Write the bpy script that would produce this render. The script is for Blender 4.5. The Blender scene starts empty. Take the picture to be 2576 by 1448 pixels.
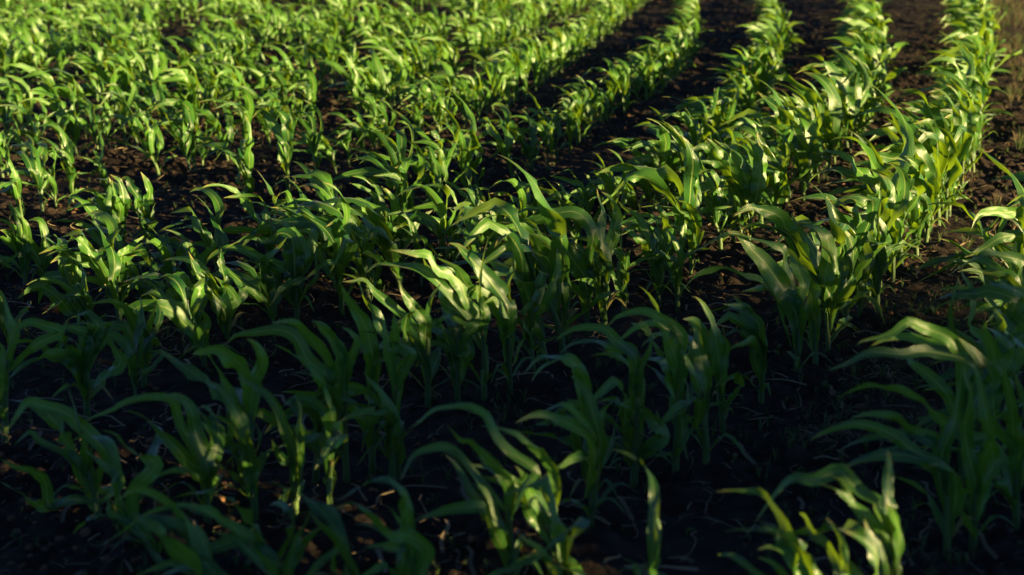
import bpy, math, random
import numpy as np
from mathutils import Vector
random.seed(7); RNG = np.random.default_rng(7)
SC = bpy.context.scene
COL = SC.collection

# ------------------------------------------------------------------ camera, sky, sun, exposure
CAM_H = 1.37
FPX = 3578.0                      # focal length in pixels of a 2576 wide picture (50 mm on 36 mm)
PITCH = math.atan((724 + 190) / FPX)
cam_d = bpy.data.cameras.new('camera'); cam = bpy.data.objects.new('camera', cam_d); COL.objects.link(cam)
cam.location = (0, 0, CAM_H); cam.rotation_euler = (math.pi / 2 - PITCH, 0, 0)
cam_d.lens = 50; cam_d.sensor_width = 36; cam_d.clip_start = 0.05; cam_d.clip_end = 2000
cam_d.dof.use_dof = True; cam_d.dof.focus_distance = 5.35; cam_d.dof.aperture_fstop = 2.9
SC.camera = cam
SUN_AZ = math.radians(63)         # sun stands behind the camera, 63 degrees round to the right
SUN_EL = math.radians(7.5)
L = np.array([math.cos(SUN_EL) * math.sin(SUN_AZ), -math.cos(SUN_EL) * math.cos(SUN_AZ), math.sin(SUN_EL)])
world = bpy.data.worlds.new('World'); SC.world = world; world.use_nodes = True
wn = world.node_tree.nodes; wl = world.node_tree.links
bg = wn['Background']; sky = wn.new('ShaderNodeTexSky'); sky.sky_type = 'NISHITA'; sky.sun_disc = False
sky.sun_elevation = SUN_EL; sky.sun_rotation = math.pi - SUN_AZ
wl.new(sky.outputs[0], bg.inputs[0]); bg.inputs[1].default_value = 0.068
sky.altitude = 6000; sky.air_density = 0.45; sky.dust_density = 0.05; sky.ozone_density = 2.2
sun_d = bpy.data.lights.new('sun', 'SUN'); sun_d.energy = 5.0; sun_d.angle = math.radians(0.5); sun_d.color = (1.0, 0.75, 0.34)
sun = bpy.data.objects.new('sun', sun_d); COL.objects.link(sun)
sun.rotation_euler = Vector(L.tolist()).to_track_quat('Z', 'Y').to_euler(); sun.location = (20, -20, 20)
SC.view_settings.view_transform = 'Standard'; SC.view_settings.look = 'None'; SC.view_settings.gamma = 1
SC.view_settings.exposure = 1.95
SC.cycles.max_bounces = 6; SC.cycles.diffuse_bounces = 2; SC.cycles.transparent_max_bounces = 4

# ------------------------------------------------------------------ helpers
CP, SP = math.cos(PITCH), math.sin(PITCH)
def ray(x, y):
    u = (x - 1288) / FPX; v = (724 - y) / FPX
    return np.array([u, CP + v * SP, -SP + v * CP])
def ground_at(x, y, z=0.0):
    r = ray(x, y); t = (z - CAM_H) / r[2]
    return np.array([r[0] * t, r[1] * t, z])
def at_depth(x, y, Y):
    r = ray(x, y); t = Y / r[1]
    return np.array([r[0] * t, Y, CAM_H + r[2] * t])
def nz(v):
    return v / np.maximum(np.linalg.norm(v, axis=-1, keepdims=True), 1e-9)

def hash2(ix, iy, seed):
    h = (ix.astype(np.int64) * 374761393 + iy.astype(np.int64) * 668265263 + seed * 982451653) & 0xFFFFFFFF
    h = ((h ^ (h >> 13)) * 1274126177) & 0xFFFFFFFF
    return ((h ^ (h >> 16)) & 0xFFFF) / 65535.0
def vnoise(x, y, seed=0):
    ix = np.floor(x); iy = np.floor(y); fx = x - ix; fy = y - iy
    fx = fx * fx * (3 - 2 * fx); fy = fy * fy * (3 - 2 * fy)
    a = hash2(ix, iy, seed); b = hash2(ix + 1, iy, seed); c = hash2(ix, iy + 1, seed); d = hash2(ix + 1, iy + 1, seed)
    return (a * (1 - fx) + b * fx) * (1 - fy) + (c * (1 - fx) + d * fx) * fy
def clods(x, y, cell, seed):
    """rounded lumps, one per cell"""
    gx = x / cell; gy = y / cell; ix = np.floor(gx); iy = np.floor(gy); best = np.zeros_like(x)
    for dx in (-1, 0, 1):
        for dy in (-1, 0, 1):
            jx = ix + dx; jy = iy + dy
            cx = jx + hash2(jx, jy, seed); cy = jy + hash2(jx, jy, seed + 5); r = 0.25 + 0.5 * hash2(jx, jy, seed + 9) ** 2
            d2 = ((gx - cx) ** 2 + (gy - cy) ** 2) / (r * r)
            best = np.maximum(best, np.sqrt(np.clip(1 - d2, 0, 1)) * r)
    return best * cell
def soil_height(x, y):
    h = 0.035 * (vnoise(x * 1.7, y * 1.7, 1) - .5) + 0.030 * (vnoise(x * 7, y * 7, 2) - .5)
    h = h + 0.016 * (vnoise(x * 23, y * 23, 3) - .5) + 0.008 * (vnoise(x * 61, y * 61, 4) - .5)
    dens = np.clip(vnoise(x * 2.3, y * 2.3, 8) * 1.6 - .2, 0, 1)
    h = h + dens * (0.65 * clods(x, y, .055, 11) + 0.35 * clods(x, y, .11, 21) + 0.8 * clods(x + 9, y, .028, 31))
    return h

def build(name, verts, faces, mat, parent=None, uv=None, smooth=True, mats=None, matidx=None):
    me = bpy.data.meshes.new(name)
    verts = np.asarray(verts, dtype=np.float32); faces = np.asarray(faces, dtype=np.int32); k = faces.shape[1]
    me.vertices.add(len(verts)); me.vertices.foreach_set('co', verts.ravel())
    me.loops.add(faces.size); me.loops.foreach_set('vertex_index', faces.ravel())
    me.polygons.add(len(faces)); me.polygons.foreach_set('loop_start', np.arange(0, faces.size, k, dtype=np.int32))
    if uv is not None:
        l = me.uv_layers.new(name='UVMap'); l.data.foreach_set('uv', np.asarray(uv, dtype=np.float32)[faces.ravel()].ravel())
    me.polygons.foreach_set('use_smooth', np.full(len(faces), smooth))
    for m in (mats or [mat]): me.materials.append(m)
    if matidx is not None: me.polygons.foreach_set('material_index', np.asarray(matidx, dtype=np.int32))
    me.update(calc_edges=True); me.validate()
    o = bpy.data.objects.new(name, me); COL.objects.link(o)
    if parent: o.parent = parent
    return o
def tag(o, **kw):
    for k, v in kw.items(): o[k] = v
    return o

# ------------------------------------------------------------------ materials
def new_mat(name):
    m = bpy.data.materials.new(name); m.use_nodes = True
    n = m.node_tree.nodes; n.clear(); out = n.new('ShaderNodeOutputMaterial')
    return m, n, m.node_tree.links, out
def ramp(n, stops):
    r = n.new('ShaderNodeValToRGB'); e = r.color_ramp.elements
    while len(e) < len(stops): e.new(.5)
    for el, (p, c) in zip(e, stops): el.position = p; el.color = (*c, 1)
    return r
def leaf_material(name, ca, cb, tcol, rib, rough=.40, trans=.36, spec=.5):
    m, n, l, out = new_mat(name)
    uv = n.new('ShaderNodeUVMap'); sep = n.new('ShaderNodeSeparateXYZ'); l.new(uv.outputs[0], sep.inputs[0])
    # veins: many fine lines across the blade, and the paler midrib in its middle
    v = n.new('ShaderNodeMath'); v.operation = 'MULTIPLY'; v.inputs[1].default_value = 75.0; l.new(sep.outputs[1], v.inputs[0])
    s = n.new('ShaderNodeMath'); s.operation = 'SINE'; l.new(v.outputs[0], s.inputs[0])
    c0 = n.new('ShaderNodeMath'); c0.operation = 'SUBTRACT'; c0.inputs[1].default_value = .5; l.new(sep.outputs[1], c0.inputs[0])
    c1 = n.new('ShaderNodeMath'); c1.operation = 'ABSOLUTE'; l.new(c0.outputs[0], c1.inputs[0])
    mr = n.new('ShaderNodeMapRange'); mr.inputs[1].default_value = .02; mr.inputs[2].default_value = .06; mr.inputs[3].default_value = 1; mr.inputs[4].default_value = 0
    l.new(c1.outputs[0], mr.inputs[0])
    oi = n.new('ShaderNodeObjectInfo'); tc = n.new('ShaderNodeTexCoord')
    ns = n.new('ShaderNodeTexNoise'); ns.inputs['Scale'].default_value = 9; ns.inputs['Detail'].default_value = 3; l.new(tc.outputs['Object'], ns.inputs['Vector'])
    ad = n.new('ShaderNodeMath'); ad.operation = 'ADD'; l.new(oi.outputs['Random'], ad.inputs[0]); l.new(ns.outputs[0], ad.inputs[1])
    hf = n.new('ShaderNodeMath'); hf.operation = 'MULTIPLY'; hf.inputs[1].default_value = .5; l.new(ad.outputs[0], hf.inputs[0])
    rp = ramp(n, [(.22, ca), (.72, cb)]); l.new(hf.outputs[0], rp.inputs[0])
    vm = n.new('ShaderNodeMapRange'); vm.inputs[1].default_value = -1; vm.inputs[2].default_value = 1; vm.inputs[3].default_value = .68; vm.inputs[4].default_value = 1.22; l.new(s.outputs[0], vm.inputs[0])
    mul = n.new('ShaderNodeVectorMath'); mul.operation = 'SCALE'; l.new(rp.outputs[0], mul.inputs[0]); l.new(vm.outputs[0], mul.inputs['Scale'])
    mx = n.new('ShaderNodeMix'); mx.data_type = 'RGBA'; mx.inputs['B'].default_value = (*rib, 1)
    rm = n.new('ShaderNodeMath'); rm.operation = 'MULTIPLY'; rm.inputs[1].default_value = .75; l.new(mr.outputs[0], rm.inputs[0])
    l.new(rm.outputs[0], mx.inputs['Factor']); l.new(mul.outputs[0], mx.inputs['A'])
    tn = n.new('ShaderNodeTexNoise'); tn.inputs['Scale'].default_value = 38; tn.inputs['Detail'].default_value = 3; l.new(tc.outputs['Object'], tn.inputs['Vector'])
    tu = n.new('ShaderNodeMath'); tu.operation = 'MULTIPLY_ADD'; tu.inputs[1].default_value = .35; l.new(tn.outputs[0], tu.inputs[0]); l.new(sep.outputs[0], tu.inputs[2])
    ed = n.new('ShaderNodeMath'); ed.operation = 'MULTIPLY_ADD'; ed.inputs[1].default_value = .35; l.new(c1.outputs[0], ed.inputs[0]); l.new(tu.outputs[0], ed.inputs[2])
    tm = n.new('ShaderNodeMapRange'); tm.inputs[1].default_value = 1.16; tm.inputs[2].default_value = 1.34; l.new(ed.outputs[0], tm.inputs[0])
    mt = n.new('ShaderNodeMix'); mt.data_type = 'RGBA'; mt.inputs['B'].default_value = (.38, .30, .09, 1); l.new(tm.outputs[0], mt.inputs['Factor']); l.new(mx.outputs['Result'], mt.inputs['A'])
    mx = mt
    bp = n.new('ShaderNodeBump'); bp.inputs['Strength'].default_value = .35; bp.inputs['Distance'].default_value = .0012; l.new(s.outputs[0], bp.inputs['Height'])
    p = n.new('ShaderNodeBsdfPrincipled'); l.new(mx.outputs['Result'], p.inputs['Base Color']); p.inputs['Roughness'].default_value = rough
    p.inputs['Specular IOR Level'].default_value = spec; l.new(bp.outputs[0], p.inputs['Normal'])
    p.inputs['Sheen Weight'].default_value = .06; p.inputs['Sheen Roughness'].default_value = .4
    t = n.new('ShaderNodeBsdfTranslucent'); t.inputs[0].default_value = (*tcol, 1)
    ms = n.new('ShaderNodeMixShader'); ms.inputs[0].default_value = trans
    l.new(p.outputs[0], ms.inputs[1]); l.new(t.outputs[0], ms.inputs[2]); l.new(ms.outputs[0], out.inputs[0])
    return m
M_LEAF = leaf_material('corn_leaf', (.008, .066, .013), (.084, .230, .022), (.28, .45, .008), (.32, .42, .11), .37, .31, .72)
M_STALK = leaf_material('corn_stalk', (.045, .10, .022), (.10, .17, .04), (.2, .35, .04), (.16, .26, .08), .45, .15)
M_WEED = leaf_material('weed_leaf', (.05, .10, .02), (.12, .17, .04), (.12, .20, .03), (.1, .16, .05), .6, .3)
M_TREE = leaf_material('tree_leaf', (.03, .07, .015), (.06, .11, .02), (.05, .12, .01), (.05, .09, .02), .6, .12)
def simple_mat(name, stops, scale, rough=.9, bump=0):
    m, n, l, out = new_mat(name)
    tc = n.new('ShaderNodeTexCoord'); ns = n.new('ShaderNodeTexNoise'); ns.inputs['Scale'].default_value = scale; ns.inputs['Detail'].default_value = 6
    l.new(tc.outputs['Object'], ns.inputs['Vector']); rp = ramp(n, stops); l.new(ns.outputs[0], rp.inputs[0])
    p = n.new('ShaderNodeBsdfPrincipled'); l.new(rp.outputs[0], p.inputs['Base Color']); p.inputs['Roughness'].default_value = rough; p.inputs['Specular IOR Level'].default_value = .2
    if bump:
        b = n.new('ShaderNodeBump'); b.inputs['Strength'].default_value = .7; b.inputs['Distance'].default_value = bump
        n2 = n.new('ShaderNodeTexNoise'); n2.inputs['Scale'].default_value = 160; n2.inputs['Detail'].default_value = 5; l.new(tc.outputs['Object'], n2.inputs['Vector'])
        n3 = n.new('ShaderNodeTexNoise'); n3.inputs['Scale'].default_value = 16; n3.inputs['Detail'].default_value = 8; n3.inputs['Roughness'].default_value = .7; l.new(tc.outputs['Object'], n3.inputs['Vector'])
        b2 = n.new('ShaderNodeBump'); b2.inputs['Strength'].default_value = .9; b2.inputs['Distance'].default_value = .05 if scale < 20 else .004; l.new(n3.outputs[0], b2.inputs['Height']); l.new(b2.outputs[0], b.inputs['Normal'])
        l.new(n2.outputs[0], b.inputs['Height']); l.new(b.outputs[0], p.inputs['Normal'])
    l.new(p.outputs[0], out.inputs[0]); return m
M_SOIL = simple_mat('soil', [(.3, (.018, .013, .010)), (.5, (.036, .025, .017)), (.72, (.076, .051, .035))], 14, .95, .006)
M_CLOD = simple_mat('clod', [(.3, (.045, .027, .017)), (.72, (.24, .125, .06))], 30, .95, .004)
M_STRAW = simple_mat('straw', [(.3, (.10, .078, .045)), (.7, (.28, .21, .12))], 3, .7)
M_BARK = simple_mat('bark', [(.3, (.06, .045, .03)), (.7, (.13, .10, .07))], 9, .95, .02)
M_DEAD = leaf_material('yellow_leaf', (.22, .20, .04), (.34, .30, .10), (.4, .34, .08), (.4, .36, .2), .5, .3)

# ------------------------------------------------------------------ ground: one sheet to the horizon
def grow(start, step, sgn, mid, far, g1):
    a = [start]; st = step
    while abs(a[-1]) < far:
        st *= g1 if abs(a[-1]) < mid else 1.35
        a.append(a[-1] + sgn * st)
    return a[1:]
gx = np.array(grow(-2.9, .014, -1, 9, 400, 1.018)[::-1] + list(np.arange(-2.9, 3.6, .014)) + grow(3.6, .014, 1, 10, 400, 1.018))
gy = np.array([-30, -12, -5, -1, 1, 1.8, 2.2] + list(np.arange(2.4, 9.5, .016)) + grow(9.5, .016, 1, 34, 900, 1.0035))
X, Y = np.meshgrid(gx, gy); Z = soil_height(X.ravel(), Y.ravel())
fade = np.clip(2 - np.hypot(X.ravel(), Y.ravel()) / 30, 0.0, 1)
GV = np.stack([X.ravel(), Y.ravel(), Z * fade - 0.02], 1)
ny, nx = X.shape; i = np.arange(ny * nx).reshape(ny, nx)
GF = np.stack([i[:-1, :-1], i[:-1, 1:], i[1:, 1:], i[1:, :-1]], -1).reshape(-1, 4)
tag(build('ground', GV, GF, M_SOIL), kind='structure')
def gz(x, y): return float(soil_height(np.array([x]), np.array([y]))[0] - .02)

# ------------------------------------------------------------------ leaf and stalk geometry
def catmull(P, n):
    P = np.asarray(P, float)
    if len(P) == 2: P = np.array([P[0], P.mean(0), P[1]])
    Q = np.vstack([2 * P[0] - P[1], P, 2 * P[-1] - P[-2]])
    d = np.linalg.norm(np.diff(P, axis=0), axis=1); c = np.concatenate([[0], np.cumsum(d)]); c /= c[-1]
    out = []
    for t in np.linspace(0, 1, n):
        k = min(int(np.searchsorted(c, t, side='right')) - 1, len(P) - 2); k = max(k, 0)
        f = (t - c[k]) / max(c[k + 1] - c[k], 1e-9); a, b, e, g = Q[k], Q[k + 1], Q[k + 2], Q[k + 3]
        out.append(.5 * (2 * b + (e - a) * f + (2 * a - 5 * b + 4 * e - g) * f * f + (3 * b - a - 3 * e + g) * f ** 3))
    return np.array(out)
def blade(S, W, D, fold=.25, ruf=.10, waves=4.0, ph=0.0, cols=5):
    """S spine, W full widths, D unit width directions -> verts, faces, uv"""
    n = len(S); T = nz(np.gradient(S, axis=0)); D = nz(D - (D * T).sum(1, keepdims=True) * T); N = np.cross(T, D)
    N = np.where(N[:, 2:3] < 0, -N, N) if False else N
    t = np.linspace(0, 1, n); v = np.linspace(-1, 1, cols); V = []; U = []
    for j, a in enumerate(v):
        e = abs(a) ** 1.4
        sd = ph + (2.3 if a > 0 else 0)
        r = np.sin(2 * math.pi * waves * t + sd) + .7 * np.sin(2 * math.pi * waves * 1.7 * t + 3.1 * sd) + .5 * np.abs(np.sin(2 * math.pi * waves * .6 * t + 1.7 * sd))
        r = ruf * W * r * abs(a) ** 1.6 * np.sin(math.pi * np.clip(t, 0, 1)) ** .5
        off = D * (a * W / 2 * math.cos(fold))[:, None] + N * (e * W / 2 * math.sin(fold) + r)[:, None]
        V.append(S + off); U.append(np.stack([t, np.full(n, (a + 1) / 2)], 1))
    V = np.stack(V, 1).reshape(-1, 3); U = np.stack(U, 1).reshape(-1, 2)
    i = np.arange(n * cols).reshape(n, cols)
    F = np.stack([i[:-1, :-1], i[:-1, 1:], i[1:, 1:], i[1:, :-1]], -1).reshape(-1, 4)
    return V, F, U
def wprof(n, w, base=.34, peak=.38):
    t = np.linspace(0, 1, n)
    up = base + (1 - base) * np.sin(np.clip(t / peak, 0, 1) * math.pi / 2) ** 1.1
    dn = np.clip((1 - t) / (1 - peak), 0, 1) ** .78
    return w * np.where(t < peak, up, np.sin(dn * math.pi / 2) ** 1.0 * dn ** .15) + w * .012
def tube(P, R, k=8):
    P = np.asarray(P, float); n = len(P); T = nz(np.gradient(P, axis=0)); A = nz(np.cross(T, np.array([0.3, 1, 0.1]))); B = np.cross(T, A); V = []; U = []
    for j in range(k + 1):
        a = 2 * math.pi * j / k
        V.append(P + (A * math.cos(a) + B * math.sin(a)) * np.asarray(R)[:, None]); U.append(np.stack([np.linspace(0, 1, n), np.full(n, j / k)], 1))
    V = np.stack(V, 1).reshape(-1, 3); U = np.stack(U, 1).reshape(-1, 2); i = np.arange(n * (k + 1)).reshape(n, k + 1)
    return V, np.stack([i[:-1, :-1], i[:-1, 1:], i[1:, 1:], i[1:, :-1]], -1).reshape(-1, 4), U

def random_plant(rs, low=False):
    """a wind-blown young maize plant about half a metre tall; returns stalk and a list of leaves as (V,F,U)"""
    H = rs.uniform(.10, .17); lean = rs.uniform(-.05, .01)
    top = np.array([lean, rs.uniform(-.02, .02), H])
    sp = catmull([[0, 0, -.03], [lean * .3, 0, H * .5], top], 4 if low else 7)
    stalk = tube(sp, np.linspace(.0105, .0065, len(sp)), 4 if low else 8)
    wind = nz(np.array([-1.0, rs.uniform(-.25, .45), -.12])); az = rs.uniform(0, math.pi)
    nl = rs.integers(7, 9) if low else rs.integers(8, 11); leaves = []
    for k in range(nl):
        f = k / (nl - 1); a = az + k * math.pi + rs.normal(0, .35)
        hgt = H * (.10 + .90 * f ** .8); Lf = (.15 + .29 * math.sin(min(f * 1.25, 1) * math.pi / 2)) * rs.uniform(.85, 1.15)
        if f > .92: Lf *= rs.uniform(.6, .85)
        el = math.radians(rs.uniform(52, 70) + 20 * f)
        d = np.array([math.cos(el) * math.cos(a), math.cos(el) * math.sin(a), math.sin(el)])
        n = 8 if low else 18; st = Lf / (n - 1)
        p = np.array([lean * f, 0, hgt]) ; S = [p]; bend = rs.uniform(.55, 1.3) * (1.0 if f < .9 else .75); fl = rs.uniform(0, 6.28); kq = int(rs.uniform(.35, .85) * n); ka = rs.uniform(.1, 1.0) * (rs.random() < .75); kb = rs.normal(0, .45)
        for q in range(1, n):
            t = q / (n - 1)
            pull = (wind * (1.3 + 1.8 * t) + np.array([0, 0, -.55 - 1.7 * t ** 1.5])) * bend
            if f < .25: pull = np.array([0, 0, -2.2]) + wind * .6
            d = nz(d + pull * st * 2.1 * (.25 + t) + np.array([math.sin(fl * 2 + 9 * t), math.sin(fl + 5 * t), math.cos(fl + 7 * t)]) * .085)
            if q == kq: d = nz(d + np.array([.15 * kb, kb, -ka]))
            p = p + d * st; S.append(p)
        S = np.array(S); T = nz(np.gradient(S, axis=0))
        D = np.cross(T, np.array([0, 0, 1.0])); D0 = np.array([-math.sin(a), math.cos(a), 0])
        D = np.where((D * D0).sum(1, keepdims=True) < 0, -D, D); D = nz(D + D0 * .5)
        tt = np.linspace(0, 1, n)
        tw = tt * rs.normal(0, 1.0) + .4 * np.sin(tt * 9 + fl) + rs.normal(0, 1.1) * (1 + np.tanh((tt - rs.uniform(.3, .75)) / .07)) / 2
        Nn = np.cross(T, D); D = D * np.cos(tw)[:, None] + Nn * np.sin(tw)[:, None]
        w = (.015 + .026 * math.sin(min(f * 1.2, 1) * math.pi / 2)) * rs.uniform(.75, 1.25) * (1.25 if low else 1.08)
        leaves.append(blade(S, wprof(n, w), D, rs.uniform(.1, .5), rs.uniform(.09, .24), rs.uniform(1.5, 4.5), rs.uniform(0, 6), 3 if low else 5))
    return stalk, leaves

# ------------------------------------------------------------------ rows of the field, as lines on the ground
def G(*pts): return [tuple(ground_at(x, y)[:2]) for x, y in pts]
ROWS = {
 'Z': G((2900, 640), (2720, 740), (2570, 850), (2500, 1050), (2390, 1290), (2250, 1560), (2000, 1800)),
 'A': G((2440, 60), (2475, 160), (2460, 260), (2430, 450), (2280, 640), (2190, 750), (2090, 880), (2000, 950), (1830, 1060), (1700, 1180), (1510, 1290), (1400, 1420), (1150, 1600)),
 'B': G((2160, -20), (2200, 130), (2190, 300), (2110, 400), (2000, 470), (1870, 610), (1650, 740), (1520, 800), (1290, 950), (1150, 1010), (980, 1170), (750, 1260), (440, 1440), (350, 1500)),
 'C': G((1930, 0), (1965, 110), (1950, 200), (1880, 320), (1720, 510), (1500, 620), (1200, 660), (1000, 710), (850, 790), (600, 850), (390, 1000), (210, 1040), (-60, 1170)),
 'D': G((1740, 20), (1750, 110), (1700, 200), (1600, 260), (1500, 330), (1400, 400), (1290, 450), (1060, 550), (740, 700), (480, 770), (200, 850), (-80, 920)),
 'E': G((1560, 60), (1410, 180), (1230, 290), (1100, 340), (980, 390), (850, 430), (725, 490), (520, 545), (370, 620), (60, 720), (-60, 760)),
}
def arc(P):
    P = np.array(P); d = np.linalg.norm(np.diff(P, axis=0), axis=1); return P, np.concatenate([[0], np.cumsum(d)])
def sample(P, c, s): return np.array([np.interp(s, c, P[:, 0]), np.interp(s, c, P[:, 1])])
def smooth(P, n=60):
    P = np.array(P); P = P[np.argsort(P[:, 1])]; P3 = catmull(np.c_[P, np.zeros(len(P))], n)[:, :2]
    for _ in range(6): P3[1:-1] = (P3[:-2] + 2 * P3[1:-1] + P3[2:]) / 4
    return P3
for k in ROWS:
    P = smooth(ROWS[k]); d = nz(P[-1] - P[-6]); ext = [P[-1] + d * s for s in (2, 5, 10, 16)]
    ROWS[k] = np.vstack([P, ext])
E = ROWS['E']; d0 = nz(E[0] - E[3]); E = np.vstack([[E[0] + d0 * 3], E]); T = nz(np.gradient(E, axis=0)); Nn = np.c_[-T[:, 1], T[:, 0]]
for q in range(1, 16): ROWS['EF%02d' % q] = E + Nn * .88 * q
ROW_NAME = {'Z': 'row at the right corner', 'A': 'second row from the right', 'B': 'third row from the right', 'C': 'fourth row from the right',
            'D': 'fifth row from the right', 'E': 'sixth row from the right'}
for q, w_ in enumerate(['seventh', 'eighth', 'ninth', 'tenth', 'eleventh', 'twelfth', 'thirteenth', 'fourteenth'], 1): ROW_NAME['EF%02d' % q] = w_ + ' row from the right'

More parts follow.
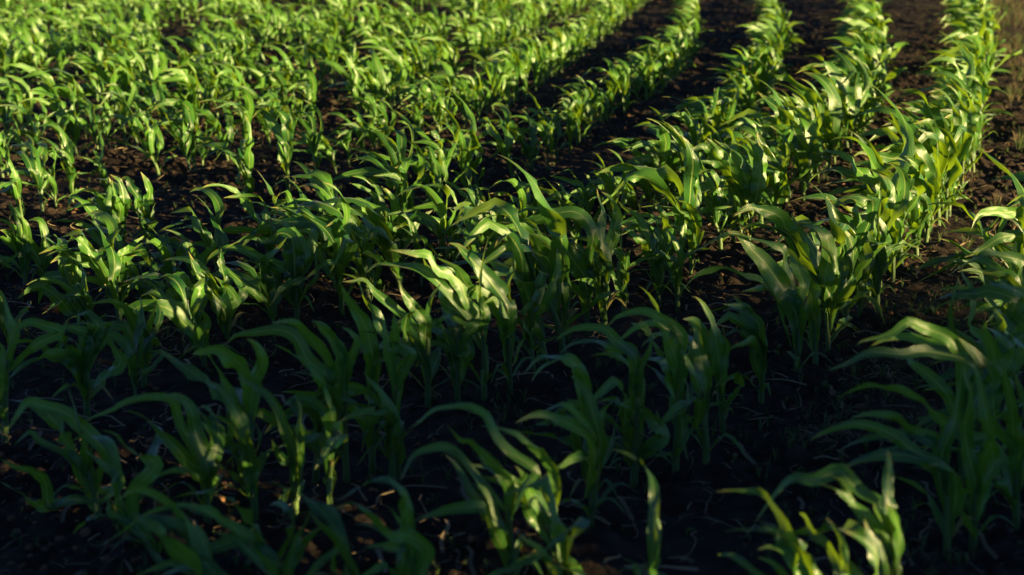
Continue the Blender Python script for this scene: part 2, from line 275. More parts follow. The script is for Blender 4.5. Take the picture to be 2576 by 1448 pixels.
# ------------------------------------------------------------------ plants of the foreground, leaf by leaf
# base in picture units; stalk top and leaves in a third-size grid of one ninth of the picture: c r = column, row.  leaf: width, depth swing, x,y ...
TRACE = '''
63 713 0 1 185 430|90 0 185,480 160,330 150,230 110,140 60,80|80 1 180,470 110,360 40,310 0,290|70 0 185,450 205,350 190,250 150,180|45 1 160,440 120,320 80,220
110 712 0 1 335 540|80 0 340,500 345,350 310,240 260,210 210,220|45 1 325,520 280,420 220,350 190,320|50 -1 340,520 365,420 360,330
262 655 0 1 765 240|90 0 755,260 690,130 600,60 540,50 510,140|80 0 770,220 750,100 700,20 620,-10|60 1 790,420 720,330 640,260 560,250|70 -1 770,220 800,90 830,-40 850,-90
312 632 0 1 910 200|90 0 900,200 880,80 850,-30 820,-110|80 0 905,190 935,60 900,-80 830,-130|60 1 900,230 850,100 800,30 760,20|50 0 915,240 960,120 1000,60
371 620 0 1 1095 160|85 0 1090,160 1060,60 1000,-20 960,-100 900,-90|75 0 1100,140 1128,20 1110,-80 1060,-150|60 1 1095,200 1050,110 1030,60 1035,180|45 0 1100,300 1140,230 1165,190
300 790 0 1 900 600|110 1 880,740 800,590 720,520 600,490 480,470 380,540|120 0 900,620 925,540 960,480 950,440|70 -1 930,480 1000,410 1095,330|90 0 940,470 1060,440 1110,530 1150,640|60 1 850,800 760,700 640,660 550,690|90 0 1040,700 1020,600 980,520 940,500|70 0 900,560 860,480 780,440 700,490
197 800 0 1 585 890|110 0 570,870 540,720 480,650 400,650 340,700 290,850|100 1 530,920 450,810 340,750 250,730 130,810
433 715 0 1 1295 640|50 0 1300,630 1302,500 1280,400
492 790 0 1 1500 600|100 0 1490,560 1430,450 1400,370 1350,420|60 0 1450,450 1380,430 1300,390 1220,390|70 0 1510,560 1560,470 1600,430 1640,350|60 1 1520,560 1470,460 1420,400
573 860 0 1 1690 880|135 0 1690,890 1590,760 1500,640 1450,530 1420,450|90 1 1710,820 1650,700 1600,620 1530,590|100 0 1700,880 1760,800 1700,700 1620,640|70 -1 1740,860 1840,760 1760,640 1650,620|80 0 1650,920 1600,820 1560,760
487 882 0 1 1450 930|125 0 1465,960 1440,800 1400,700 1370,640 1310,640 1230,660|80 1 1430,880 1390,760 1340,720 1300,740|90 0 1480,930 1520,820 1450,700
747 806 0 1 2235 610|150 0 2230,610 2220,450 2180,350 2110,330 2040,400|100 -1 2265,540 2330,420 2390,300 2330,290|70 1 1990,630 2030,500 2110,420 2170,340|80 0 2210,620 2080,570 1960,500 1830,440 1720,440 1620,500 1540,570|60 1 2170,350 2040,400 1900,340 1810,370 1700,430|35 0 2385,650 2385,500 2387,390|70 -1 2290,520 2280,400 2200,270 2120,220 2030,200|110 -1 2230,640 2310,520 2350,400 2400,330
690 800 0 1 2070 640|80 0 2090,640 2040,560 1980,520 1900,600|60 0 2080,640 2120,540 2160,500
843 712 0 1 2535 480|95 0 2520,480 2440,330 2350,210 2270,150 2080,130|70 1 2570,300 2450,150 2370,90 2240,80 2120,130 2030,170|90 0 2540,460 2560,350 2520,230 2440,120|60 0 2530,480 2500,380 2505,280
515 925 0 1 1520 1090|110 1 1480,1080 1390,1000 1320,900 1220,870 1080,860 960,880 840,830 680,850|90 0 1500,1080 1400,880 1250,790 1150,770 1060,790|90 0 1530,1080 1560,960 1500,880
360 960 0 1 1100 1080|80 0 1080,1060 1030,900 930,880 940,780|70 0 1090,1060 1150,960 1190,830|100 1 1110,1150 1010,1000 930,880 850,830
218 1040 0 1 645 1260|100 0 660,1260 700,1140 630,1060 520,1020 470,1030 420,1090|80 1 790,1090 700,1080 600,1040 520,1010|60 1 440,1225 480,1140 525,1110 560,1130|100 0 900,1300 870,1200 790,1100 720,1080|90 0 540,1270 400,1250 300,1160 190,1110 60,1160|60 -1 850,1020 720,1040 620,1010|100 0 740,1010 690,940 640,920 590,930|40 0 592,1030 592,960 592,890|110 0 600,1300 600,1200 560,1120
10 1100 0 1 60 1200|55 0 125,1080 75,920 35,830 20,770|80 1 440,1060 350,1010 240,970 160,1000 100,1080 60,1180|70 0 20,1400 35,1280 10,1180 -60,1100|70 0 60,1200 90,1050 40,960 0,930
640 1270 0 1 1860 1500|150 1 1920,1440 1800,1280 1650,1200 1520,1190 1450,1230|140 0 1700,1520 1560,1448 1400,1350 1290,1280 1200,1190|60 1 1520,1180 1440,1200 1380,1260 1290,1290|110 0 1900,1480 1980,1300 1930,1160 1860,1110
790 1190 0 1 2470 1420|110 0 2470,1400 2330,1260 2220,1080 2110,1040 1950,1050 1800,1090 1710,1150|110 1 2480,1400 2480,1300 2400,1180 2300,1060 2200,990 2040,990|100 0 2500,1400 2576,1250 2500,1080 2420,1000 2340,980|90 -1 2440,1440 2350,1330 2280,1250
870 1190 0 1 2590 1350|100 1 2600,1300 2560,1200 2490,1090 2430,1010 2370,970|80 0 2610,1300 2680,1150 2620,1050
250 1290 0 2 640 560|110 0 800,520 680,390 600,330 480,230 340,170 230,150 120,260 50,370|80 1 390,920 330,760 250,650 150,630 0,570|90 0 700,960 640,760 540,560 420,500 300,430 220,370 110,460|95 0 720,880 690,760 690,600 695,470|70 0 880,800 900,660 860,560 790,500|90 1 440,1120 350,960 220,870 100,790 0,740
430 1420 0 2 860 980|110 0 1000,780 1180,620 1050,540 960,470 860,400 760,350|100 0 900,900 880,760 800,640 700,560 620,500|60 0 860,950 850,800 900,640
520 1310 0 2 1560 640|130 0 1570,620 1500,400 1430,200 1340,110 1230,90|75 0 1500,600 1340,300 1280,120 1150,90 970,140 830,210 700,240 610,300|100 1 1540,680 1450,600 1330,470 1150,300 1000,230 900,220|70 0 1560,640 1600,480 1540,330 1400,230
640 1290 0 2 1900 620|120 0 1900,620 1860,420 1800,250 1700,100 1620,0|70 0 1900,600 1960,430 1930,300|80 1 1850,560 1780,380 1680,280 1600,240
740 1290 0 2 2230 580|100 0 2240,560 2170,330 2050,150 1900,20 1780,-40|90 0 2230,560 2200,380 2120,280 2040,260|60 0 2250,560 2290,400 2260,250|90 1 2240,620 2150,560 2050,420
690 1540 0 2 2080 1470|95 1 2080,1440 1980,1270 1920,1170 1800,1110 1650,1010 1580,965 1400,945 1250,950 1090,990 980,1080
740 1560 0 2 2180 1500|85 0 2170,1480 2230,1220 2330,1000 2385,790|70 0 2576,1230 2450,1050 2340,980 2200,990 2080,1060
560 1620 0 2 1700 1560|130 0 1720,1520 1640,1420 1540,1365 1400,1380 1200,1460
985 1185 1 2 390 300|90 0 390,300 330,120 250,0 150,-100|60 0 400,300 430,150 440,40|60 0 390,330 320,250 270,190
1290 1480 1 2 1260 980|95 1 1260,760 1130,560 1020,450 900,400 790,310|75 0 1480,640 1290,530 1190,420 1120,290 1080,220 950,180 820,170 700,210 560,270 500,350|140 0 1180,1100 1090,860 1000,700 900,560 800,500 740,500|70 1 780,495 660,490 560,570 500,620 440,750|85 -1 1060,960 950,760 860,620 775,530
1420 1450 1 2 1560 1100|85 0 1450,860 1380,700 1310,620|90 0 1650,1160 1560,950 1575,780 1470,640|80 0 1420,1000 1380,860 1340,740
1050 1620 1 2 560 1500|115 1 650,1260 500,1150 350,1110 220,990 80,900 -60,960|80 0 580,1200 450,1050 350,920|100 0 460,790 300,720 120,800 0,880 -80,860|80 0 620,1500 560,1300 470,1200 380,1150
865 1620 1 2 60 1560|70 0 120,1460 40,1300 -10,1180 -60,1100|80 0 0,1500 -60,1350 -20,1230
1590 1205 1 2 2250 420|105 0 2400,420 2330,260 2260,190 2100,270|70 0 2240,400 2250,180 2285,0 2280,-60|90 0 2400,400 2410,280 2380,200|100 1 2200,420 2150,330 2140,250
1480 1330 1 2 1940 600|105 0 1960,420 1890,180 1850,60 1790,0 1730,-60|65 -1 1950,260 2050,140 2150,150 2200,210|95 1 1900,420 1760,330 1600,260 1480,250 1310,300|60 0 1960,560 1900,420 1880,300|60 1 1920,400 1700,170 1600,170 1480,240
1450 1560 1 2 1780 1500|110 0 1790,1470 1700,1400 1620,1370|80 1 1800,1500 1750,1380 1700,1330
1640 1560 1 2 2400 1500|70 0 2440,1480 2260,1380 2110,1310
1002 690 1 1 430 380|95 0 440,400 430,230 400,100 340,0 300,-40|75 1 400,370 330,290 230,210 110,130|50 0 430,360 380,160 260,130 140,65 0,120|80 -1 450,400 530,300 600,210 690,140|70 0 430,420 480,300 460,180|70 1 350,420 240,350 120,270 0,200
1143 668 1 1 855 340|38 0 850,360 870,230 910,130 960,20|70 1 850,350 790,260 700,210 620,170|60 0 860,400 820,330 760,290 700,270
1205 640 1 1 1038 320|95 0 1035,330 1045,200 1020,80 960,0 880,-20|60 0 1010,300 900,130 820,0 780,-60|65 -1 1040,280 1080,150 1060,0 1000,-60|70 0 1030,340 980,220 960,100
1250 655 1 1 1160 420|80 0 1160,400 1195,240 1150,120 1110,0|70 0 1150,400 1110,280 1090,130 1040,60|50 -1 1170,400 1230,270 1250,150
1478 820 1 1 1850 620|135 0 1850,640 1740,500 1640,370 1570,240 1600,190|90 -1 1920,460 1890,340 1830,260 1750,210 1650,190|95 0 1900,360 1850,220 1750,150 1600,170 1400,230 1200,250 1080,300 1020,390|60 -1 1920,560 1920,400 1880,270 1770,170 1600,130 1480,130 1380,135 1270,190|45 0 1850,720 1800,600 1770,500
1425 850 1 1 1700 740|110 1 1720,760 1600,560 1500,420 1400,300 1300,270 1140,320 1080,400|80 0 1700,760 1640,620 1560,480 1490,380|60 0 1690,760 1640,650 1640,560|60 0 1560,480 1460,340 1450,280 1560,330
1522 815 1 1 1975 540|85 -1 1990,560 1975,420 1960,270 1975,150 1950,60 1930,-20|85 0 2000,440 2060,290 2090,170 2040,60 1960,0|105 0 1990,540 1900,420 1850,330 1790,230 1700,190|45 0 2000,500 2085,340 2060,230 2000,170 1910,190|70 1 1980,640 1940,560 1900,500
1570 790 1 1 2130 560|60 0 2130,540 2080,440 2000,370 1960,350|75 0 2140,560 2110,420 2120,300|50 1 2150,620 2170,500 2180,440
1658 765 1 1 2385 520|75 0 2380,520 2330,330 2230,200 2130,120 2080,60|115 0 2400,500 2400,380 2360,280 2290,250|75 1 2360,600 2290,420 2200,330 2110,250|42 0 2395,480 2440,360 2390,260 2370,200|40 0 2400,600 2440,460 2500,340 2520,180
1705 775 1 1 2540 600|60 0 2535,620 2550,480 2500,340 2430,260|50 0 2540,600 2480,520 2420,460
1342 862 1 1 1450 750|115 0 1440,780 1400,650 1340,560 1322,490|75 -1 1460,770 1490,640 1480,540 1310,480 1180,490 1080,570|60 0 1450,800 1470,700 1460,650|50 1 1440,800 1420,660 1470,560
1283 990 1 1 1250 850|135 0 1250,850 1130,680 1010,560 930,460 880,405 810,390|75 -1 1240,830 1265,700 1300,590 1305,510|115 1 1200,920 1100,800 960,700 860,590 720,500|60 0 1290,1050 1310,900 1300,810
1218 1005 1 1 1070 930|36 0 1062,910 1050,700 1070,500 1112,340|115 1 1060,950 960,830 900,720 830,640 740,590 640,480 540,470 370,440|75 0 620,590 450,560 280,550 180,620|105 -1 765,830 745,720 690,620 640,560 610,480|70 0 1080,920 1030,800 1020,700|60 0 880,930 880,820 830,740
1150 1010 1 1 870 1080|70 -1 1010,1000 900,985 840,940 760,960 700,1030|100 0 960,1200 920,1080 860,1000|90 0 820,1200 790,1060 760,1000
1076 1020 1 1 650 960|95 0 620,980 540,850 470,760 440,695|38 0 645,930 690,800 760,680|90 -1 330,1050 260,920 180,820 110,700 60,640 0,620|70 0 540,990 400,880 300,800 230,740 170,680 80,660 0,680|70 1 480,1060 500,960 560,900|38 0 655,1200 650,1050 650,940
1000 1175 1 1 410 1350|75 -1 560,1210 460,1180 380,1150 340,1160 320,1210|90 0 380,1200 390,1050 395,920|80 0 330,1160 320,1050 330,960|110 0 420,1330 500,1250 440,1210 330,1260 240,1300
935 1160 1 1 240 1250|120 0 250,1240 180,1000 60,800 0,700|90 0 220,1250 100,1080 0,1020|80 0 260,1240 340,1130 300,1080 150,1060
1700 1195 1 1 2540 1250|80 0 2560,1080 2400,940 2250,900 2100,940 2010,1020|110 0 2540,1250 2576,1120 2500,1000 2470,960|100 0 2540,1270 2480,1150 2520,1080|60 1 2420,1000 2250,1010 2150,1080 2090,1120
1595 1210 1 1 2250 1310|80 0 2220,1220 2080,1120 1980,1020 1800,1020 1700,1060 1610,1130|90 1 2190,1200 2050,1170 1900,1130 1750,1150 1650,1220|60 0 2270,1310 2330,1200 2350,1080
1500 1290 1 1 1830 1400|90 1 1830,1420 1740,1270 1640,1240 1480,1250 1370,1390|70 0 1740,1270 1600,1290 1500,1340 1440,1420
2008 965 2 1 860 880|150 0 860,920 740,700 600,520 510,430 430,330 330,300|90 -1 850,860 910,700 880,600 800,470 720,430 600,440|60 0 800,560 760,420 640,390 560,370 440,330 320,330 180,410 60,470|85 -1 820,700 832,600 820,480|95 1 850,820 700,730 560,670 460,645 350,590 250,590 120,640 0,740|90 0 860,980 790,840 700,730
2054 932 2 1 985 900|125 0 980,890 960,720 900,600 850,530 800,520|70 0 1000,900 1000,760 960,640|60 0 1010,980 1010,900 1050,930
2085 902 2 1 1080 740|125 0 1060,680 1105,480 1080,350 1020,280 900,260|135 1 900,530 850,370 780,270 720,190 600,130 480,115 380,190|100 0 780,330 650,260 520,240 410,310|95 0 1070,700 980,430 880,260 820,160|60 -1 1100,760 1120,600 1090,480|80 0 760,270 700,220 600,235
2164 806 2 1 1345 650|85 0 1330,640 1270,400 1220,330 1120,280|115 0 1310,460 1210,260 1120,130 1085,30|65 1 1300,590 1200,540 1130,460|90 -1 1350,640 1400,480 1360,330 1280,260|60 0 1340,700 1300,620 1240,600
2208 775 2 1 1475 480|105 0 1480,460 1410,330 1395,200 1310,180|65 -1 1500,520 1570,430 1720,395|36 0 1470,240 1490,60 1490,-80|100 0 1470,480 1510,330 1450,200 1380,130|95 1 1440,420 1340,280 1300,160 1230,110
2247 708 2 1 1590 230|110 0 1570,220 1530,100 1430,20 1390,-60|90 0 1590,230 1610,100 1570,-60 1480,-140|80 1 1560,230 1480,120 1360,100 1280,50|110 0 1580,260 1500,180 1420,190
2570 860 2 1 2560 700|95 1 2576,150 2480,160 2350,150 2240,180 2175,300|80 0 2600,260 2450,180 2380,320 2340,345|95 0 2700,420 2576,340 2400,350 2250,440 2120,500|60 -1 2600,60 2530,60 2440,110|50 0 2300,350 2330,260 2400,180
2540 985 2 1 2480 900|95 -1 2480,680 2400,620 2330,560 2250,510 2120,545|90 0 2576,700 2500,560 2470,480|100 0 2576,900 2500,700 2400,640 2250,620|90 1 2576,550 2400,480 2280,490 2130,560 2000,640
2500 1090 2 1 2350 1090|75 -1 2170,1010 2192,800 2120,640 2058,535|42 0 2062,1140 2030,950 2030,760 2090,640|95 0 2600,1030 2420,900 2350,880 2200,930|95 0 2500,830 2330,740 2230,760 2000,770 1880,850 1780,970|80 1 2576,830 2450,720 2300,680 2150,700 2050,740|100 0 2450,1080 2380,960 2300,780
2420 1260 2 1 2080 1300|95 0 2100,1230 1980,1100 1880,1040 1780,1010 1700,995 1560,1060 1400,1100 1310,1160|95 0 2180,1260 2000,1170 1850,1140 1700,1100 1530,1130 1400,1180|105 1 2250,1310 1900,1230 1650,1210 1430,1230 1250,1290 1090,1350|100 -1 1960,1470 1850,1380 1730,1290 1690,1240|110 0 2350,1420 2200,1250 2080,1100|120 0 2500,1460 2400,1350 2300,1280
2480 1240 2 1 2350 1200|100 0 2500,1200 2400,1090 2300,1010 2180,1000|110 0 2350,1200 2290,1050 2290,980|95 1 2576,1180 2460,1060 2440,960 2350,880
2560 1330 2 2 2500 300|120 0 2500,400 2460,100 2400,-200|110 0 2500,500 2560,200 2500,-100|90 1 2480,500 2380,300 2330,50 2250,-100
2450 1400 2 2 2200 400|120 0 2210,700 2150,400 2160,100 2100,-150|110 0 2340,600 2300,300 2250,0 2200,-150|80 1 2250,600 2330,450 2350,300
2385 1410 2 2 1990 450|100 0 1930,560 1780,520 1650,430 1520,330 1310,300 1100,360 950,440|95 0 1920,440 1760,380 1620,270 1430,240 1270,260|115 1 1900,640 1700,560 1500,540 1300,600 1200,660|90 -1 1970,300 1800,130 1650,60 1500,30 1340,30 1150,120|95 0 1950,520 2020,330 2060,150 2082,-20|80 0 1880,470 1700,380 1500,400 1300,430 1160,520
2255 1590 2 2 1610 1200|110 -1 1540,930 1565,760 1570,620 1548,490|110 -1 1490,910 1360,850 1260,740 1185,660 1000,720 830,730 680,850 540,1060|85 0 1420,1010 1300,910 1200,830 1080,780 920,720|125 0 1570,1200 1490,1020 1440,890|90 0 1640,1130 1580,1030 1530,900|60 0 1600,1400 1570,1250 1560,1130
2080 1640 2 2 1000 1560|110 0 880,1448 810,1300 740,1170 700,1110 560,1100|90 -1 570,1470 480,1360 390,1290 260,1290|100 -1 1200,1460 1100,1250 1010,1150 930,1030 880,980|60 0 950,1290 890,1210 850,1150|80 0 1000,1448 760,1260 640,1230 560,1260
2200 1650 2 2 1450 1560|75 0 1480,1450 1420,1270 1330,1180 1180,1090|95 0 1300,1448 1200,1330 1100,1290|80 0 1250,1448 1180,1180 1080,1010
1915 1020 2 1 600 1220|90 0 585,1160 575,1000 510,920 440,850 375,775|60 1 520,930 440,870 300,850|70 0 600,1200 560,1060 460,960|60 -1 600,1200 620,1100 600,1010
1822 1075 2 1 260 1350|110 0 290,1440 255,1100 190,940 120,800 60,790|90 1 230,1200 150,1050 80,980 0,960|60 0 280,1400 330,1200 280,1060 200,960
1780 1180 2 1 150 1500|110 0 180,1448 120,1200 100,1030 40,970|80 0 130,1500 60,1300 0,1200
2272 655 2 0 1610 1700|110 -1 1560,1500 1440,1390 1330,1260 1220,1160 1040,1130|95 0 1500,1460 1370,1360 1260,1320 1150,1280 1000,1330 920,1420|90 1 1560,1500 1430,1400 1200,1380 1020,1430|80 -1 1800,1290 1700,1290 1640,1250 1560,1230
2330 600 2 0 1880 1500|110 -1 1880,1420 1790,1290 1700,1150 1560,1120 1380,1100|100 0 1850,1260 1740,1080 1650,970 1560,840|100 0 1860,1400 1700,1240 1500,1180 1350,1150 1270,1200|60 -1 1920,1400 1930,1200 1925,1080
2380 545 2 0 2000 1300|115 0 1930,1120 1910,980 1870,850 1780,720 1610,680|80 0 2030,1060 2050,930 2090,830|110 -1 2100,1250 2010,1080 1960,980 1900,900|95 1 1950,1200 1800,1050 1650,1000 1500,1010 1390,1080
2420 480 2 0 2120 1080|95 0 2120,1060 2060,880 1980,760 1870,720|90 -1 2140,1060 2180,880 2150,740 2060,650|90 1 2100,1060 1960,900 1800,830 1640,820
1880 625 2 0 530 1560|125 0 570,1450 590,1250 550,1120 480,1040|100 -1 500,1460 440,1200 400,1050 320,950 210,1030|90 0 430,1400 340,1250 270,1130 180,1040|110 0 560,1420 460,1200 340,1110 230,1050|90 1 420,1448 340,1300 250,1180 150,1120 0,1200
1950 575 2 0 720 1450|110 0 740,1440 700,1300 600,1100 560,1000|80 0 700,1350 640,1150 580,1080|70 -1 770,1440 760,1200 700,1100
2020 500 2 0 930 1250|100 0 900,1100 800,940 720,830 640,760 560,690|90 -1 950,1200 960,1000 900,850 780,790|80 0 900,1200 780,1000 640,950 520,1010|90 0 960,1200 1020,950 990,780
2085 430 2 0 1120 1080|110 0 1100,1000 1010,780 850,620 700,560 640,540|90 -1 1140,980 1150,750 1040,600 900,540|80 0 1100,1000 930,800 800,740 660,760
2140 385 2 0 1270 900|95 0 1260,860 1200,650 1060,450 900,420|80 -1 1290,860 1310,650 1240,480 1110,350|80 0 1250,860 1100,620 950,520 850,560
725 492 1 0 -400 1060|75 0 -400,1060 -430,900 -560,800 -640,830|60 0 -400,1050 -370,880 -420,800|70 0 -400,1100 -500,960 -600,840 -680,900
'''
HEROES = []
rs0 = np.random.default_rng(3)
for line in TRACE.strip().splitlines():
    head, *lv = line.split('|'); bx, by, c, r, sx, sy = map(float, head.split())
    conv = lambda x, y: (x / 3 + c * 858.667, y / 3 + r * 482.6)
    base = ground_at(bx, by); base[2] = 0; Yb = base[1]; tx, ty = conv(sx, sy)
    # the whorl must stand above its base: keep the lean of the stalk small
    top = at_depth(tx, ty, Yb); hh = max(top[2], .10)
    if hh > .20: top = base + (top - base) * (.20 / hh)
    lv2 = []
    for q, s in enumerate(lv):
        w, dz, *pts = s.split(); w = float(w) / 3; dz = float(dz)
        P = [conv(*map(float, p.split(','))) for p in pts]; n = len(P)
        swing = (-dz * .09 if dz else rs0.uniform(-.05, .05))
        P3 = [at_depth(x, y, Yb + swing * (k / (n - 1)) ** 1.3 + .012 * ((q % 2) * 2 - 1)) for k, (x, y) in enumerate(P)]
        for p in P3: p[2] = max(p[2], .015)
        lv2.append((w * Yb / FPX * 1.10, np.array(P3)))
    HEROES.append((base, top, lv2))

def leaf_from_trace(rs, base, top, w, P):
    hs = float(np.clip(P[0][2] - .11, .025, max(top[2], .05))); f = hs / max(top[2], .05)
    root = base + (top - base) * min(f, 1.0)
    d = np.linalg.norm(P[0] - root)
    pts = [root] + ([root * .45 + P[0] * .55 + np.array([0, 0, .012])] if d > .10 else []) + list(P)
    if d < .02: pts = [root] + list(P[1:])
    n = 26
    for q in range(2, len(pts) - 1): pts[q] = pts[q] + rs.normal(0, .0035, 3)
    S = catmull(pts, n); T = nz(np.gradient(S, axis=0)); view = nz(S - np.array([0, 0, CAM_H]))
    Dv = nz(np.cross(T, view)); Dn = np.cross(T, np.array([0, 0, 1.0])); Dn = np.where((Dn * Dv).sum(1, keepdims=True) < 0, -Dn, Dn)
    k = rs.uniform(.15, .7); D = nz(Dv + k * Dn)
    for _ in range(3): D[1:-1] = nz(D[:-2] + D[1:-1] * 2 + D[2:])
    tw = rs.normal(0, .35) + np.linspace(-.5, .5, n) * rs.normal(0, .8) + .2 * np.sin(np.linspace(0, rs.uniform(5, 9), n) + rs.uniform(0, 6))
    tw = tw + rs.normal(0, .7) * (1 + np.tanh((np.linspace(0, 1, n) - rs.uniform(.35, .75)) / .08)) / 2
    N_ = np.cross(T, D); D = D * np.cos(tw)[:, None] + N_ * np.sin(tw)[:, None]
    fr = min(d / max(np.linalg.norm(np.diff(S, axis=0), axis=1).sum(), .01), .5)
    W = wprof(n, w, .42, .30 + fr * .35)
    return blade(S, W, D, rs.uniform(.08, .4) * rs.choice([-1, 1]), rs.uniform(.10, .24), rs.uniform(1.5, 4.5), rs.uniform(0, 6), 7)

# ------------------------------------------------------------------ where every plant stands
plants = []      # (row, s, x, y, hero index or -1, scale)
curves = {k: arc(P) for k, P in ROWS.items()}
def nearest_row(p):
    best = None
    for k, (P, c) in curves.items():
        d = np.hypot(P[:, 0] - p[0], P[:, 1] - p[1]); j = int(d.argmin())
        if best is None or d[j] < best[0]: best = (d[j], k, c[j])
    return best[1], best[2]
for hi, (b, t, lv) in enumerate(HEROES):
    k, s = nearest_row(b); plants.append([k, s, b[0], b[1], hi, 1.0])
hp = np.array([[p[2], p[3]] for p in plants])
STEP = {'Z': .14, 'A': .112, 'B': .118, 'C': .125, 'D': .145, 'E': .15}
def in_view(x, y, m=.16): return y > 2.2 and abs(x) < .36 * y * 1.03 + m + .1
for k, (P, c) in curves.items():
    s = RNG.uniform(0, .1)
    while s < c[-1]:
        x, y = sample(P, c, s); st = STEP.get(k, .150); far = y > 17
        s += st * (1.35 if far else 1) * RNG.uniform(.6, 1.45)
        x += RNG.normal(0, .022); y += RNG.normal(0, .022)
        if y > 36 or not in_view(x, y) or y < 2.75: continue
        if np.min(np.hypot(hp[:, 0] - x, hp[:, 1] - y)) < (.11 if y < 6.6 else .08): continue
        if y < 4.7 and RNG.random() < (.35 if k in 'ABCDE' else .15): continue
        if y < 6.6 and RNG.random() < .06: continue
        if k == 'E' and y < 7.9 and RNG.random() < .72: continue
        if k == 'D' and 5.2 < y < 8.5 and RNG.random() < .38: continue
        if k == 'EF01' and y < 9 and RNG.random() < .3: continue
        if k.startswith('EF') and vnoise(np.array([x * 1.1]), np.array([y * .8]), 55)[0] < .30: continue
        if RNG.random() < {'D': .15, 'E': .15, 'C': .05}.get(k, 0) * (y < 12): continue
        sc = {'Z': 1.0, 'A': 1.12, 'B': 1.10, 'C': .95, 'D': .86, 'E': .90}.get(k, .95) * RNG.uniform(.66, 1.22)
        if k == 'C' and y > 7: sc *= .95
        plants.append([k, s, x, y, -1, sc])
plants.sort(key=lambda p: math.hypot(p[2], p[3]))
near, far_ = plants[:298], plants[298:]

# ------------------------------------------------------------------ individual plants
ORD = ['first', 'second', 'third', 'fourth', 'fifth', 'sixth', 'seventh', 'eighth', 'ninth', 'tenth', 'eleventh', 'twelfth', 'thirteenth', 'fourteenth', 'fifteenth',
       'sixteenth', 'seventeenth', 'eighteenth', 'nineteenth']
def ordinal(n):
    if n < 19: return ORD[n]
    tens = {2: 'twent', 3: 'thirt', 4: 'fort', 5: 'fift', 6: 'sixt', 7: 'sevent', 8: 'eight', 9: 'ninet'}
    n += 1
    if n >= 100: return 'hundred and ' + ordinal(n - 101) if n > 100 else 'hundredth'
    return tens[n // 10] + ('ieth' if n % 10 == 0 else 'y-' + ORD[n % 10 - 1])
order = {}
for k in curves:
    for j, p in enumerate(sorted([p for p in near if p[0] == k], key=lambda p: p[1])): order[id(p)] = j
NV = 30
VAR = [random_plant(np.random.default_rng(100 + q)) for q in range(NV)]
PROTO = {}
def dress(root, p):
    k = p[0]; lit = p[3] > 5.7; sz = 'Small' if p[5] < .74 else 'Tall' if p[5] > 1.08 else 'Young'
    shade = 'sunlit' if lit else 'half-shaded' if p[3] > 4.3 else 'shaded'
    root['label'] = f"{sz} {shade} corn plant, {ordinal(order[id(p)])} from front in the {ROW_NAME.get(k, 'far left row')}"
    root['category'] = 'corn plant'; root['group'] = 'young corn plants growing in rows'
def new_root(x, y, z):
    r = bpy.data.objects.new('corn_plant', None); COL.objects.link(r); r.location = (x, y, z); r.empty_display_size = .05; return r
for p in near:
    k, s, x, y, hi, sc = p; z = min(gz(x, y), .02)
    if hi >= 0:
        b, t, lv = HEROES[hi]; rs = np.random.default_rng(500 + hi); root = new_root(b[0], b[1], z); off = np.array([b[0], b[1], z])
        sp = catmull([b + [0, 0, -.05], (b * .55 + t * .45) + [0, 0, .004], t, t + (t - b) * .12], 8)
        V, F, U = tube(sp, np.linspace(.0105, .0060, 8), 9); build('stalk', V - off, F, M_STALK, root, U)
        for w, P in lv:
            V, F, U = leaf_from_trace(rs, b, t, w, P); V[:, 2] = np.maximum(V[:, 2], .004)
            build('leaf', V - off, F, M_LEAF, root, U)
        # further leaves between the main ones
        _, ex = random_plant(rs); top_off = np.array([t[0] - b[0], t[1] - b[1], 0])
        for q in rs.permutation(len(ex))[:int(rs.integers(2, 5))]:
            V, F, U = ex[q]; V = V * .78; hh_ = np.clip(V[:, 2:3] / .15, 0, 1); build('leaf', V + top_off * hh_ * .8, F, M_LEAF, root, U)
        # small lower leaves every plant has near its foot
        for q in range(2):
            a = rs.uniform(0, 6.28); l_ = rs.uniform(.08, .15); S = catmull([b + (t - b) * .2, b + (t - b) * .35 + np.array([math.cos(a), math.sin(a), .6]) * l_ * .5, b + (t - b) * .3 + np.array([math.cos(a) * l_, math.sin(a) * l_, .01])], 10)
            D = np.tile(np.array([-math.sin(a), math.cos(a), .2]), (10, 1)); V, F, U = blade(S, wprof(10, .016), D, .3, .1)
            build('leaf', V - off, F, M_LEAF if rs.random() < .8 else M_DEAD, root, U)
    else:
        v = int(RNG.integers(NV))
        root = new_root(x, y, z); root.rotation_euler = (RNG.normal(0, .05), RNG.normal(-.03, .05), RNG.normal(0, .35)); root.scale = (sc, sc, sc * RNG.uniform(.92, 1.1))
        if v not in PROTO:
            st, lv = VAR[v]; PROTO[v] = [build('stalk', st[0], st[1], M_STALK, root, st[2])] + [build('leaf', a, f_, M_LEAF, root, u) for a, f_, u in lv]
        else:
            for src in PROTO[v]:
                o = src.copy(); COL.objects.link(o); o.parent = root
    dress(root, p)

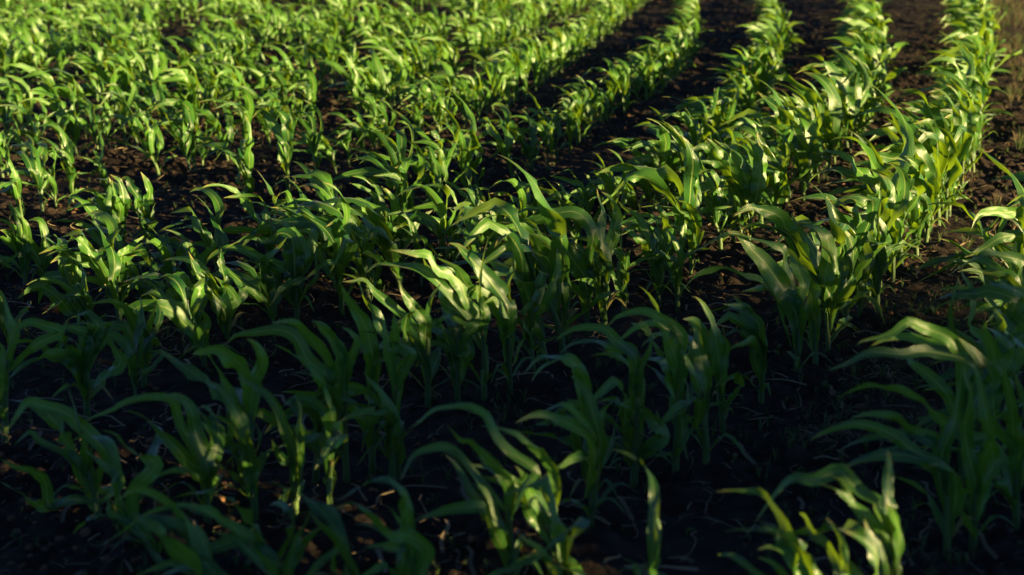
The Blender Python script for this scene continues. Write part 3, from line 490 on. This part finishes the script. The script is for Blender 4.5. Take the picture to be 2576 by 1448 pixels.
# ------------------------------------------------------------------ the rest of the field: one mass of the same plants
LOW = [random_plant(np.random.default_rng(900 + q), True) for q in range(22)]
LOWM = []
for st, lv in LOW:
    Vs, Fs, Us = [], [], []; o_ = 0
    for V, F, U in [st] + lv: Vs.append(V); Fs.append(F + o_); Us.append(U); o_ += len(V)
    LOWM.append((np.vstack(Vs), np.vstack(Fs), np.vstack(Us)))
def merge_instances(items):
    Vs, Fs, Us = [], [], []; o_ = 0
    for (V, F, U), x, y, z, a, sx, sz in items:
        ca, sa = math.cos(a), math.sin(a)
        W = np.stack([(V[:, 0] * ca - V[:, 1] * sa) * sx + x, (V[:, 0] * sa + V[:, 1] * ca) * sx + y, V[:, 2] * sz + z], 1)
        Vs.append(W); Fs.append(F + o_); Us.append(U); o_ += len(V)
    return np.vstack(Vs), np.vstack(Fs), np.vstack(Us)
items = [(LOWM[int(RNG.integers(len(LOWM)))], p[2], p[3], 0.0, RNG.normal(0, .7), p[5] * (1.15 if p[0] in 'ABC' else 1.12), p[5] * 1.05) for p in far_]
V, F, U = merge_instances(items)
tag(build('corn_field', V, F, M_LEAF, None, U), kind='stuff', label='dense rows of distant sunlit young corn merging into one mass', category='corn field')

# ------------------------------------------------------------------ clods, straw, weeds
def scatter(n, ylo, yhi, pw=1.0):
    y = ylo + (yhi - ylo) * RNG.random(n) ** pw; x = (RNG.random(n) * 2 - 1) * (.37 * y + .2); return x, y
ico = []
import bmesh
bm = bmesh.new(); bmesh.ops.create_icosphere(bm, subdivisions=2, radius=1)
IV = np.array([v.co[:] for v in bm.verts]); IF = np.array([[v.index for v in f.verts] for f in bm.faces]); bm.free()
for q in range(10):
    rs = np.random.default_rng(q); d = 1 + .35 * np.sin(IV @ rs.normal(0, 2.2, 3) + rs.uniform(0, 6)) * .6 + .25 * np.sin(IV @ rs.normal(0, 5, 3)) * .6 + rs.normal(0, .06, len(IV))
    ico.append((IV * d[:, None] * [1, .85, .72], IF, IV[:, :2]))
x, y = scatter(15000, 2.6, 32, 1.7); zz = soil_height(x, y) - .02
keep = vnoise(x * 1.9, y * 1.9, 77) + .25 * (vnoise(x * 9, y * 9, 78) - .5) > .45
items = [(ico[j % 10], x[j], y[j], zz[j], RNG.uniform(0, 6), r, r) for j, r in ((j, .003 + .013 * RNG.random() ** 3.5) for j in range(len(x)) if keep[j])]
V, F, U = merge_instances(items); tag(build('soil_clods', V, F, M_CLOD, None), kind='stuff')
straws = []
for q in range(14):
    rs = np.random.default_rng(40 + q); P = np.cumsum(np.vstack([[0, 0, .004], rs.normal(0, 1, (4, 3)) * [.012, .012, .006] + nz(rs.normal(0, 1, 3) * [1, 1, .25]) * .013]), 0); P[:, 2] = np.abs(P[:, 2]) + .002
    S = catmull(P, 9); V, F, U = tube(S, np.full(9, .0011), 3); straws.append((V, F, U))
    if q % 2:
        ln = rs.uniform(.02, .05); S = np.array([[-ln, 0, .006], [-.3 * ln, .004 * rs.normal(), .010], [.4 * ln, .004 * rs.normal(), .008], [ln, 0, .004]]); S = catmull(S, 9); V, F, U = blade(S, np.full(9, rs.uniform(.003, .007)), np.tile([0, 1, rs.normal(0, .4)], (9, 1)), .3, .1, 2, 0, 4); straws[-1] = (V, F, U)
x, y = scatter(4500, 2.6, 14, 1.1); zz = soil_height(x, y) - .02
items = [(straws[j % 14], x[j], y[j], zz[j], RNG.uniform(0, 6), s_, s_) for j, s_ in ((j, RNG.uniform(.5, 1.8)) for j in range(len(x)))]
V, F, U = merge_instances(items); tag(build('dry_straw', V, F, M_STRAW, None), kind='stuff')
def sprig(rs, n, h, w, low):
    Vs, Fs, Us = [], [], []; o_ = 0
    for k in range(n):
        a = rs.uniform(0, 6.28); l_ = h * rs.uniform(.6, 1.1); out = rs.uniform(.3, 1.0)
        S = catmull([[0, 0, -.01], [math.cos(a) * l_ * .3 * out, math.sin(a) * l_ * .3 * out, l_ * .6], [math.cos(a) * l_ * .8 * out, math.sin(a) * l_ * .8 * out, l_ * rs.uniform(.3, .9)]], 6)
        V, F, U = blade(S, wprof(6, w * rs.uniform(.6, 1.2)), np.tile([-math.sin(a), math.cos(a), 0.0], (6, 1)), .2, .05, 2, 0, 3); Vs.append(V); Fs.append(F + o_); Us.append(U); o_ += len(V)
    return np.vstack(Vs), np.vstack(Fs), np.vstack(Us)
GR = [sprig(np.random.default_rng(60 + q), 7, .06, .0022, True) for q in range(8)]
BR = [sprig(np.random.default_rng(80 + q), 5, .035, .011, True) for q in range(8)]
x, y = scatter(11000, 2.6, 26, 1.3); zz = soil_height(x, y) - .02; pr = .2 + .6 * (vnoise(x * 1.3 + 5, y * 1.3, 91) > .6) + .35 * (x > .26 * y - .3)
items = [((GR if RNG.random() < .6 else BR)[j % 8], x[j], y[j], zz[j], RNG.uniform(0, 6), s_, s_) for j, s_ in ((j, RNG.uniform(.4, 1.15)) for j in range(len(x)) if RNG.random() < pr[j])]
V, F, U = merge_instances(items); tag(build('weed_seedlings', V, F, M_WEED, None, U), kind='stuff')
# dry grass along the right edge of the field
DG = [sprig(np.random.default_rng(160 + q), 14, .13, .0030, True) for q in range(8)]
A_ = ROWS['A']; items = []
for j in range(3400):
    if RNG.random() < .15: continue
    y_ = 3.6 + 24 * RNG.random() ** 1.4; xa = np.interp(y_, A_[:, 1], A_[:, 0]); x_ = xa + .22 + abs(RNG.normal(0, 1.1)) ; 
    if x_ < .40 * y_ and vnoise(np.array([x_ * 1.7]), np.array([y_ * 1.2]), 66)[0] > .36: items.append((DG[j % 8], x_, y_, 0.0, RNG.uniform(0, 6), RNG.uniform(.4, 1.2), RNG.uniform(.3, 1.2) * (.5 if y_ < 7 else 1 + .5 * (y_ > 12))))
V, F, U = merge_instances(items[::2]); tag(build('green_grass', V, F, M_WEED, None, U), kind='stuff')
V, F, U = merge_instances(items[1::2]); tag(build('dry_grass', V, F, M_STRAW, None, U), kind='stuff')

# ------------------------------------------------------------------ the trees behind the photographer, whose shadow lies over the foreground
RS_ = np.array([math.cos(SUN_AZ), math.sin(SUN_AZ), 0]); US_ = np.array([-math.sin(SUN_EL) * math.sin(SUN_AZ), math.sin(SUN_EL) * math.cos(SUN_AZ), math.cos(SUN_EL)])
def sq(p): p = np.asarray(p, float); return float(p @ RS_), float(p @ US_)
sl, ql = sq((-2.0, 5.5, 0)); sr, qr = sq((2.2, 5.35, 0))
EDGE = lambda s: ql + (s - sl) * (qr - ql) / (sr - sl) + .28 * min(max(3.3 - s, 0), 1) + .06
def hole(px, py, bx, by, a, b): return (*sq(at_depth(px, py, ground_at(bx, by)[1])), a, b)
gaps = [hole(2200, 1290, 2255, 1590, .28, .19), hole(2090, 1420, 2080, 1640, .24, .18), hole(1080, 700, 1218, 1005, .18, .11), hole(780, 1400, 865, 1620, .11, .08),
        hole(175, 870, 218, 1040, .10, .05), hole(1000, 880, 1076, 1020, .10, .05), hole(950, 790, 1076, 1020, .11, .08)]
cards = {q: [] for q in range(5)}
for j in range(120000):
    s = RNG.uniform(-7, 14); q = RNG.uniform(-1.6, 2.6)
    e = EDGE(s) + .10 * math.sin(s * 2.1 + 1) * math.sin(s * .9) + .22 * (float(vnoise(np.array([s * 4.6]), np.array([q * 4.6]), 5)[0]) - .5) * 2
    if q > min(e, 2.6): continue
    if q > e - .30 and RNG.random() < .55 + .3 * (q > e - .14): continue
    if any(((s - a) / c_) ** 2 + ((q - b) / d_) ** 2 < 1 for a, b, c_, d_ in gaps): continue
    D_ = RNG.uniform(15.5, 19.5); cards[min(int((s + 7) / 4.2), 4)].append((s, q, D_))
for ti, lst in cards.items():
    C_ = np.array([s * RS_ + q * US_ + D_ * L for s, q, D_ in lst]); mid = C_.mean(0)
    root = bpy.data.objects.new('tree', None); COL.objects.link(root); root.location = (mid[0], mid[1], 0)
    root['label'] = f'low leafy tree standing behind the photographer, {ORD[ti]} along the field edge'; root['category'] = 'tree'; root['group'] = 'trees along the edge of the field'
    n = len(C_); d1 = nz(RNG.normal(0, 1, (n, 3))); d2 = nz(np.cross(d1, RNG.normal(0, 1, (n, 3)))); depth_ = np.array([EDGE(c_[0]) - c_[1] for c_ in lst])[:, None]; r = RNG.uniform(.07, .13, (n, 1)) * np.where(depth_ > .45, 1.9, 1.0)
    Q = np.stack([C_ - d1 * r, C_ + d2 * r * .5, C_ + d1 * r, C_ - d2 * r * .5], 1).reshape(-1, 3) - [mid[0], mid[1], 0]
    build('crown', Q, np.arange(n * 4).reshape(n, 4), M_TREE, root, np.tile([[0, .5], [.5, 0], [1, .5], [.5, 1]], (n, 1)))
    tp = catmull([[0, 0, -.1], [.1, .05, 1.0], [0, 0, 2.2], [.15, -.1, mid[2] + .6]], 8); V, F, U = tube(tp, np.linspace(.16, .04, 8), 10); build('trunk', V, F, M_BARK, root, U)
print('PLANTS', len(plants), 'near', len(near), 'last near distance', near[-1][3])
